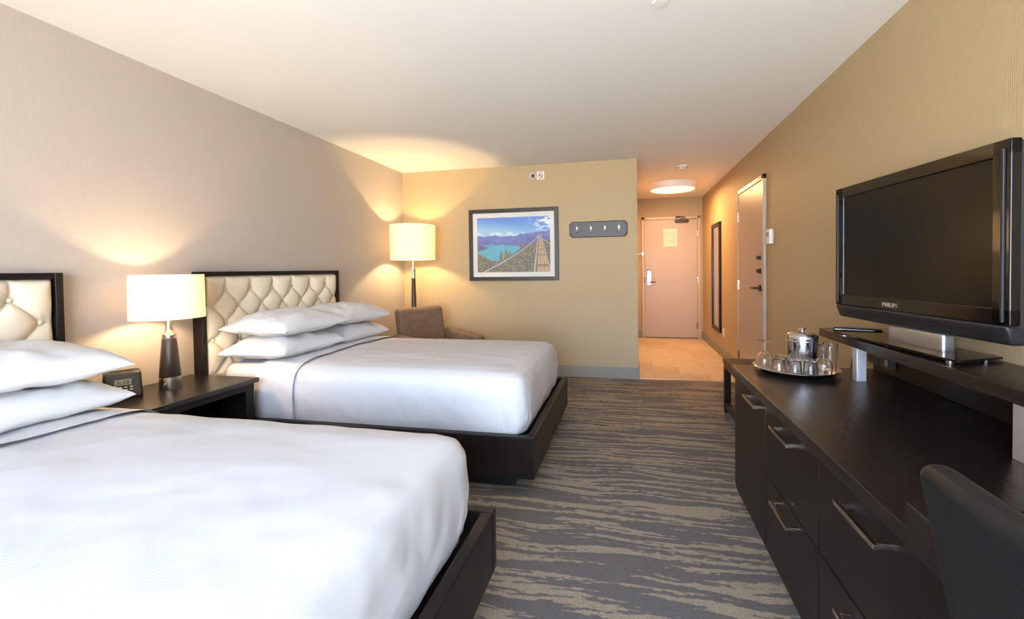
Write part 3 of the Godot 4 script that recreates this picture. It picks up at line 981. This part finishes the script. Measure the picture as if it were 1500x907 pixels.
# ---------------------------------------------------------------- night stand and what stands on it
func build_bedside() -> void:
	var n := thing("night_stand", "dark wood open night stand between the two beds", "night stand", Vector3(0, 0, 2.925))
	part("top", span(Vector3(0.005, 0.575, -0.298), Vector3(0.515, 0.602, 0.298), 0.003, 2), M.wood_satin, n)
	for z in [-0.285, 0.225]:
		part("side_panel", span(Vector3(0.02, 0.0, z), Vector3(0.49, 0.575, z + 0.06), 0.003, 1), M.wood, n)
	part("back_panel", span(Vector3(0.02, 0.06, -0.225), Vector3(0.04, 0.575, 0.225), 0.002, 2), M.wood, n)
	part("shelf", span(Vector3(0.04, 0.1, -0.225), Vector3(0.48, 0.13, 0.225), 0.003, 2), M.wood, n)
	part("apron", span(Vector3(0.47, 0.535, -0.225), Vector3(0.49, 0.575, 0.225), 0.002, 2), M.wood, n)
	# lamp
	var l := thing("table_lamp", "lit table lamp with dark conical body and white drum shade", "table lamp", Vector3(0.225, 0.602, 2.915))
	part("base", lathe(v2([0, 0, 0.049, 0, 0.0505, 0.003, 0.05, 0.068, 0.046, 0.07]), 40), M.nickel, l)
	part("body", lathe(v2([0.046, 0.066, 0.0485, 0.07, 0.032, 0.278, 0.029, 0.282]), 40), M.lamp_body, l)
	part("neck", lathe(v2([0.031, 0.278, 0.032, 0.282, 0.032, 0.3, 0.028, 0.306, 0.02, 0.315, 0.0155, 0.34, 0.013, 0.39, 0.01, 0.42, 0.0, 0.421]), 32), M.nickel, l)
	for s in [-1.0, 1.0]:
		part("switch_knob", tube([Vector3(0.024 * s, 0.036, 0.043 * s), Vector3(0.033 * s, 0.036, 0.06 * s)], 0.005, 8), M.nickel, l)
	var sh := part("shade", lathe(v2([0.159, 0.392, 0.163, 0.392, 0.16, 0.632, 0.156, 0.632, 0.159, 0.392]), 64), M.shade, l)
	var sp := begin()
	for i in 3:
		var a := TAU * i / 3.0
		tube_into(sp, [Vector3(0.01 * cos(a), 0.42, 0.01 * sin(a)), Vector3(0.158 * cos(a), 0.41, 0.158 * sin(a))], 0.002, 6)
	part("spider", sp.commit(), M.nickel, sh)
	bulb(l, Vector3(0, 0.49, 0), Color(1.0, 0.84, 0.64), 0.75)
	# clock radio
	var c := thing("clock_radio", "black clock radio with grey display on the night stand", "clock radio", Vector3(0.15, 0.602, 3.09), 1.02)
	part("housing", soft(Vector3(0, 0.065, 0), Vector3(0.15, 0.13, 0.11), 0.012, 6, func(p): return Vector3(p.x * (1.0 - 0.9 * p.y * 0.6), p.y, p.z - p.y * 0.32)), M.black, c)
	var tilt := Transform3D(Basis(Vector3.RIGHT, -0.31), Vector3(0, 0.082, 0.031))
	var fp := part("display", box(Vector3.ZERO, Vector3(0.062, 0.03, 0.004), 0.001, 0), mat(c8(150, 152, 140), 0.3), c)
	fp.transform = tilt
	var tm := TextMesh.new()
	tm.text = "3:18"
	tm.font_size = 32
	tm.pixel_size = 0.0008
	tm.depth = 0.001
	part("digits", tm, M.black, fp, Vector3(0, 0, 0.003))
	for i in 8:
		var bt := part("button", box(Vector3.ZERO, Vector3(0.012, 0.005, 0.004), 0.001, 0), M.white_plastic, c)
		bt.transform = tilt * Transform3D(Basis(), Vector3(-0.03 + 0.02 * (i % 4), -0.026 - 0.014 * (i / 4), 0.002))
	part("snooze_bar", box(Vector3(0, 0.131, -0.045), Vector3(0.09, 0.006, 0.03), 0.002, 0), M.tv_grey, c)

func bulb(parent: Node3D, at: Vector3, col: Color, e: float) -> void:
	var s := SphereMesh.new()
	s.radius = 0.03
	s.height = 0.06
	s.radial_segments = 20
	s.rings = 10
	part("bulb", s, glow(Color(1.0, 0.85, 0.62), 6.0), parent, at)
	bulb_light(parent, at, col, e, 0.03)

# ---------------------------------------------------------------- floor lamp and armchair in the corner
func build_corner() -> void:
	var l := thing("floor_lamp", "lit floor lamp with tapered black pole and drum shade", "floor lamp", Vector3(0.325, 0, 0.37))
	part("base", lathe(v2([0, 0, 0.14, 0, 0.142, 0.006, 0.135, 0.02, 0.03, 0.028, 0.03, 0.03]), 40), M.black, l)
	part("pole", lathe(v2([0.036, 0.02, 0.036, 0.3, 0.022, 1.155, 0.02, 1.16]), 28), M.lamp_body, l)
	part("collar", lathe(v2([0.0225, 1.155, 0.0225, 1.272, 0.01, 1.276]), 28), M.nickel, l)
	part("switch", box(Vector3(0.015, 1.235, 0.018), Vector3(0.012, 0.02, 0.012), 0.003, 1), M.black, l)
	part("stem", tube([Vector3(0, 1.27, 0), Vector3(0, 1.42, 0)], 0.008, 12), M.nickel, l)
	var sh := part("shade", lathe(v2([0.243, 1.366, 0.247, 1.366, 0.251, 1.755, 0.247, 1.755, 0.243, 1.366]), 64), M.shade, l)
	var sp := begin()
	for i in 3:
		var a := TAU * i / 3.0 + 0.4
		tube_into(sp, [Vector3(0.006 * cos(a), 1.415, 0.006 * sin(a)), Vector3(0.243 * cos(a), 1.4, 0.243 * sin(a))], 0.002, 6)
	part("spider", sp.commit(), M.nickel, sh)
	bulb(l, Vector3(0, 1.53, 0), Color(1.0, 0.84, 0.6), 1.8)
	# armchair
	var turn := atan2(0.915, 0.405)
	var c := thing("armchair", "brown suede armchair with low arms in the lamp corner", "armchair", Vector3(0.575, 0, 0.65), turn)
	part("back", soft(Vector3(0, 0.56, 0.0), Vector3(0.57, 0.58, 0.12), 0.045, 8, func(p): return Vector3(p.x, p.y, p.z - 0.14 * (p.y - 0.3) + 0.25 * p.x * p.x)), M.suede, c)
	for s in [-1.0, 1.0]:
		part("arm", soft(Vector3(0.31 * s, 0.4, 0.28), Vector3(0.1, 0.4, 0.58), 0.04, 8, func(p): return Vector3(p.x + 0.05 * s * (p.y - 0.3), p.y - 0.12 * maxf(p.z - 0.1, 0.0) * (1.0 if p.y > 0.4 else 0.0), p.z)), M.suede, c)
	part("seat_cushion", soft(Vector3(0, 0.38, 0.3), Vector3(0.52, 0.14, 0.54), 0.05, 8, func(p): return Vector3(p.x, p.y + 0.02 * (1.0 - 12.0 * p.x * p.x), p.z)), M.suede, c)
	part("seat_base", box(Vector3(0, 0.22, 0.28), Vector3(0.62, 0.2, 0.56), 0.03, 0, 3), M.suede, c)
	for x in [-0.26, 0.26]:
		for z in [0.06, 0.5]:
			part("leg", box(Vector3(x, 0.065, z), Vector3(0.045, 0.13, 0.045), 0.004, 1), M.wood, c)

# ---------------------------------------------------------------- luggage bench, dresser, shelf over it
func pull(parent: Node3D, y: float, z0: float, z1: float) -> void:
	var st := begin()
	add_span(st, Vector3(3.247, y - 0.006, z0), Vector3(3.259, y + 0.006, z1), 0.001, 2)
	for z in [z0 + 0.012, z1 - 0.012]:
		add_span(st, Vector3(3.258, y - 0.006, z - 0.006), Vector3(3.293, y + 0.006, z + 0.006), 0.001, 0)
	part("handle", st.commit(), M.handle, parent)

func build_dresser() -> void:
	var b := thing("luggage_bench", "dark wood luggage bench with metal feet beyond the dresser", "bench", Vector3.ZERO)
	part("top", span(Vector3(3.468, 0.468, 1.172), Vector3(3.965, 0.5, 2.275), 0.003, 2), M.wood, b)
	part("apron", span(Vector3(3.474, 0.428, 1.178), Vector3(3.5, 0.468, 2.27), 0.002, 2), M.wood, b)
	part("apron", span(Vector3(3.5, 0.428, 1.178), Vector3(3.96, 0.468, 1.2), 0.002, 0), M.wood, b)
	for x in [3.472, 3.912]:
		for z in [1.176, 2.225]:
			var lg := part("leg", span(Vector3(x, 0.072, z), Vector3(x + 0.048, 0.43, z + 0.048), 0.003, 1), M.wood, b)
			part("foot", span(Vector3(x + 0.002, 0, z + 0.002), Vector3(x + 0.046, 0.072, z + 0.046), 0.002, 1), M.steel, lg)
	part("stretcher", span(Vector3(3.478, 0.107, 1.224), Vector3(3.514, 0.162, 2.226), 0.003, 2), M.wood, b)
	part("stretcher", span(Vector3(3.92, 0.107, 1.224), Vector3(3.956, 0.162, 2.226), 0.003, 2), M.wood, b)
	part("shelf", span(Vector3(3.514, 0.112, 1.2), Vector3(3.92, 0.13, 2.25), 0.003, 2), M.wood, b)
	# dresser
	var d := thing("dresser", "long dark wood dresser with bar pulls along the wall", "dresser", Vector3.ZERO)
	part("top", span(Vector3(3.272, 0.66, 2.318), Vector3(3.985, 0.70, 3.975), 0.003, 2), M.wood_satin, d)
	part("carcass", span(Vector3(3.312, 0.05, 2.328), Vector3(3.98, 0.66, 3.965), 0.002, 2), M.wood, d)
	part("base_rail", span(Vector3(3.296, 0.018, 2.328), Vector3(3.98, 0.05, 3.965), 0.002, 2), M.black, d)
	for z in [2.335, 3.9]:
		for x in [3.3, 3.93]:
			part("foot", span(Vector3(x, 0, z), Vector3(x + 0.045, 0.018, z + 0.05), 0.002, 1), M.steel, d)
	var dr := part("door", span(Vector3(3.29, 0.042, 2.33), Vector3(3.313, 0.655, 2.848), 0.002, 2), M.wood, d)
	pull(dr, 0.625, 2.645, 2.83)
	for e in [[2.852, 3.358, 0.358, 0.655, 0.617, 3.03, 3.215], [2.852, 3.358, 0.042, 0.354, 0.325, 3.03, 3.215], [3.362, 3.962, 0.358, 0.655, 0.61, 3.55, 3.738], [3.362, 3.962, 0.042, 0.354, 0.317, 3.55, 3.738]]:
		var w := part("drawer", span(Vector3(3.29, e[2], e[0]), Vector3(3.313, e[3], e[1]), 0.002, 2), M.wood, d)
		pull(w, e[4], e[5], e[6])
	# raised shelf
	var s := thing("television_shelf", "raised dark shelf on square metal legs above the dresser", "shelf", Vector3.ZERO)
	part("shelf_board", span(Vector3(3.738, 0.857, 2.246), Vector3(3.99, 0.9, 4.9), 0.003, 2), M.wood_satin, s)
	part("back_panel", span(Vector3(3.962, 0.701, 2.32), Vector3(3.988, 0.857, 4.9), 0.002, 2), M.wood, s)
	for z in [2.585, 3.425, 4.6]:
		part("leg", span(Vector3(3.752, 0.7 if z < 3.9 else 0.77, z - 0.02), Vector3(3.792, 0.857, z + 0.02), 0.002, 1), M.leg_metal, s)
	# power outlets and the cord behind the leg
	var o := thing("power_strip", "black outlet strip fixed under the television shelf", "power strip", Vector3(3.947, 0.765, 2.42))
	part("housing", box(Vector3(0, 0, 0), Vector3(0.024, 0.055, 0.2), 0.004, 2), M.tv_grey, o)
	for i in 4:
		part("socket", box(Vector3(-0.013, 0, -0.07 + 0.045 * i), Vector3(0.004, 0.03, 0.022), 0.002, 2), M.grey_plastic if i == 3 else M.black, o)
	var cd := part("black_cord", tube([Vector3(3.972, 0.506, 2.07), Vector3(3.972, 0.58, 2.075), Vector3(3.972, 0.65, 2.085), Vector3(3.968, 0.71, 2.11), Vector3(3.958, 0.75, 2.18), Vector3(3.95, 0.765, 2.26), Vector3(3.948, 0.766, 2.32)], 0.005, 8), M.black, self)
	tag(cd, "thin black cord rising behind the shelf leg", "cord")

# ---------------------------------------------------------------- tray with ice bucket and glasses
func build_tray() -> void:
	var c := Vector3(3.556, 0.7, 2.43)
	var t := thing("serving_tray", "round polished metal serving tray on the dresser", "tray", c, -0.35)
	part("dish", lathe(v2([0.0, 0.002, 0.8, 0.002, 0.84, 0.006, 0.91, 0.022, 0.98, 0.027, 1.0, 0.024, 0.985, 0.02, 0.9, 0.014, 0.83, 0.0, 0.0, 0.0]), 72, 0.195, 0.195), M.chrome, t)
	var y := c.y + 0.0028
	var b := thing("ice_bucket", "brushed steel ice bucket with domed lid on the tray", "ice bucket", Vector3(3.595, y, 2.41))
	part("bucket", lathe(v2([0, 0, 0.066, 0, 0.069, 0.004, 0.071, 0.15, 0.069, 0.151]), 48), M.steel, b)
	part("rim", lathe(v2([0.069, 0.147, 0.074, 0.148, 0.0755, 0.152, 0.074, 0.156, 0.069, 0.157]), 48), M.chrome, b)
	part("lid", lathe(v2([0.071, 0.155, 0.072, 0.168, 0.0705, 0.178, 0.066, 0.187, 0.058, 0.193, 0.04, 0.197, 0.0, 0.2]), 48), M.steel, b)
	part("knob", lathe(v2([0.007, 0.197, 0.006, 0.203, 0.014, 0.208, 0.019, 0.213, 0.016, 0.218, 0.0, 0.22]), 24), M.chrome, b)
	# goblets stand upside down on their rims
	var gob := lathe(v2([0.030, 0.0, 0.0315, 0.001, 0.038, 0.03, 0.0385, 0.05, 0.034, 0.072, 0.02, 0.09, 0.0075, 0.098, 0.0055, 0.108, 0.006, 0.118, 0.0048, 0.132, 0.007, 0.143, 0.022, 0.148, 0.034, 0.15, 0.0345, 0.152, 0.0, 0.154, 0.0, 0.0935, 0.006, 0.092, 0.0185, 0.087, 0.032, 0.07, 0.0365, 0.05, 0.036, 0.03, 0.0295, 0.001, 0.030, 0.0]), 32)
	for e in [[3.41, 2.43, "upside-down stemmed glass at the tray end by the bench"], [3.642, 2.535, "upside-down stemmed glass in front of the ice bucket"]]:
		var g := thing("stemmed_glass", e[2], "glass", Vector3(e[0], y, e[1]), 0, "stemmed glasses on the tray")
		part("bowl_and_stem", gob, M.glass, g)
	var tum := lathe(v2([0.031, 0.0, 0.032, 0.001, 0.0265, 0.078, 0.025, 0.08, 0.0, 0.08, 0.0, 0.072, 0.0235, 0.071, 0.0295, 0.001, 0.031, 0.0]), 28)
	for e in [[3.452, 2.513, "short tumbler on the tray rim side, next to the end stemmed glass"], [3.482, 2.45, "short tumbler between the end stemmed glass and the ice bucket"], [3.513, 2.543, "short tumbler in the middle of the front row on the tray"], [3.576, 2.558, "short tumbler beside the stemmed glass in front of the bucket"]]:
		var g := thing("tumbler", e[2], "glass", Vector3(e[0], y, e[1]), 0, "tumblers on the tray")
		part("cup", tum, M.glass, g)
	var tall := lathe(v2([0.0, 0.0, 0.024, 0.0, 0.025, 0.002, 0.033, 0.148, 0.0325, 0.15, 0.0315, 0.149, 0.0235, 0.014, 0.0, 0.012]), 32)
	var tg := thing("tall_glass", "tall clear glass standing upright beside the ice bucket", "glass", Vector3(3.705, y, 2.455))
	part("cup", tall, M.glass, tg)

# ---------------------------------------------------------------- television
func build_tv() -> void:
	var a := Vector3(3.762, 0, 2.385)
	var b := Vector3(3.872, 0, 3.237)
	var mid := (a + b) / 2.0
	var w := a.distance_to(b)
	var turn := atan2(-(b.z - a.z), (b.x - a.x))          # local +x runs towards the window, local +z faces the room
	var t := thing("television", "black flat-screen television on a glass foot", "television", Vector3(mid.x, 0.9, mid.z), turn)
	# in these axes local +z points from the screen into the room, x across
	var hw := w / 2.0
	var y0 := 0.08
	var y1 := 0.722
	var chin := 0.062
	part("rear_housing", soft(Vector3(0, (y0 + y1) / 2.0 + 0.01, -0.05), Vector3(w - 0.02, y1 - y0 - 0.02, 0.05), 0.02, 4, func(p): return p), M.tv_grey, t)
	var fr := begin()
	var yb := y0 + chin
	add_span(fr, Vector3(-hw, y1 - 0.05, -0.03), Vector3(hw, y1, 0.004), 0.005, 0)
	add_span(fr, Vector3(-hw, yb, -0.03), Vector3(hw, yb + 0.055, 0.004), 0.005, 0)
	add_span(fr, Vector3(-hw, yb, -0.03), Vector3(-hw + 0.06, y1, 0.004), 0.005, 1)
	add_span(fr, Vector3(hw - 0.06, yb, -0.03), Vector3(hw, y1, 0.004), 0.005, 1)
	part("bezel", fr.commit(), M.gloss_black, t)
	part("screen", span(Vector3(-hw + 0.05, yb + 0.045, -0.02), Vector3(hw - 0.05, y1 - 0.042, -0.004), 0.001, 0), M.screen, t)
	for s in [-1.0, 1.0]:
		part("side_strip", span(Vector3(s * (hw - 0.022) - 0.005, yb + 0.01, 0.0), Vector3(s * (hw - 0.022) + 0.005, y1 - 0.03, 0.01), 0.003, 1), M.tv_strip, t)
	part("speaker_bar", soft(Vector3(0, y0 + chin / 2.0, -0.015), Vector3(w - 0.01, chin, 0.05), 0.01, 4, func(p): return Vector3(p.x * (1.0 - 0.25 * maxf(0.0, 0.11 - p.y)), p.y, p.z - 0.35 * maxf(0.0, yb - p.y))), M.tv_grey, t)
	for i in 5:
		part("speaker_groove", span(Vector3(-hw + 0.05, yb - 0.014 - 0.009 * i, 0.0085 - 0.0032 * i), Vector3(hw - 0.05, yb - 0.011 - 0.009 * i, 0.0115 - 0.0032 * i), 0.0005, 0), M.black, t)
	var tm := TextMesh.new()
	tm.text = "PHILIPS"
	tm.font_size = 32
	tm.pixel_size = 0.00075
	tm.depth = 0.0015
	var lg := part("lettering", tm, M.nickel, t, Vector3(-0.06, yb + 0.026, 0.005))
	lg.set_meta("label", "small silver maker's name")
	part("neck", soft(Vector3(0.05, 0.045, -0.03), Vector3(0.27, 0.075, 0.05), 0.012, 3, func(p): return p), M.brushed, t)
	var ft := begin()
	var poly := [Vector2(-0.33, 0.07), Vector2(0.33, 0.07), Vector2(0.27, -0.13), Vector2(-0.27, -0.13)]
	for lay in [0.008, 0.016]:
		for tri in [[0, 1, 2], [0, 2, 3]]:
			for i in (tri if lay > 0.01 else [tri[0], tri[2], tri[1]]):
				ft.set_normal(Vector3.UP if lay > 0.01 else Vector3.DOWN)
				ft.add_vertex(Vector3(poly[i].x, lay, -poly[i].y))
	for i in 4:
		var p: Vector2 = poly[i]
		var q: Vector2 = poly[(i + 1) % 4]
		var n := Vector3(-(q - p).y, 0, -(q - p).x).normalized()
		for v in [Vector3(p.x, 0.008, -p.y), Vector3(q.x, 0.008, -q.y), Vector3(q.x, 0.016, -q.y), Vector3(p.x, 0.008, -p.y), Vector3(q.x, 0.016, -q.y), Vector3(p.x, 0.016, -p.y)]:
			ft.set_normal(n)
			ft.add_vertex(v)
	var base := part("foot_plate", ft.commit(), M.gloss_black, t)
	base.rotation.y = PI
	for e in [[-0.28, -0.05], [0.28, -0.05], [-0.23, 0.11], [0.23, 0.11]]:
		part("foot_pad", lathe(v2([0.0, 0.0005, 0.012, 0.0005, 0.012, 0.008, 0.0, 0.008]), 14), M.chrome, base, Vector3(e[0], 0, e[1]))
	# remote control
	var r := thing("remote_control", "slim black remote control lying on the shelf end", "remote control", Vector3(3.85, 0.9, 2.4), -0.41)
	part("shell", soft(Vector3(0, 0.011, 0), Vector3(0.2, 0.021, 0.042), 0.009, 4, func(p): return p), M.gloss_black, r)
	part("button_pad", box(Vector3(0.01, 0.0215, 0), Vector3(0.13, 0.003, 0.026), 0.001, 0), M.tv_grey, r)

# ---------------------------------------------------------------- desk top and chair
func build_desk() -> void:
	var d := thing("desk", "dark wood desk top resting on the dresser end", "desk", Vector3.ZERO)
	part("top", span(Vector3(3.252, 0.702, 3.838), Vector3(3.735, 0.77, 5.3), 0.003, 2), M.wood_satin, d)
	part("end_panel", span(Vector3(3.3, 0.0, 5.24), Vector3(3.73, 0.702, 5.28), 0.003, 1), M.wood, d)
	var c := thing("desk_chair", "black leather chair with a curved back tucked at the desk", "chair", Vector3(3.309, 0, 4.345), 0.0)
	# the chair faces the wall (+x); back leans to -x
	part("back", soft(Vector3(-0.115, 0.68, 0), Vector3(0.05, 0.58, 0.48), 0.022, 10, func(p): return Vector3(p.x - 0.2 * (p.y - 0.66) - 0.25 * (0.0576 - p.z * p.z), p.y - 0.1 * p.z * p.z, p.z * (1.0 + 0.08 * (0.92 - p.y)))), M.black_leather, c)
	part("seat", soft(Vector3(0.11, 0.43, 0), Vector3(0.46, 0.09, 0.47), 0.035, 6, func(p): return p), M.black_leather, c)
	for x in [-0.08, 0.29]:
		for z in [-0.2, 0.2]:
			part("leg", span(Vector3(x, 0, z - 0.02), Vector3(x + 0.04, 0.39, z + 0.02), 0.003, 1), M.wood, c)
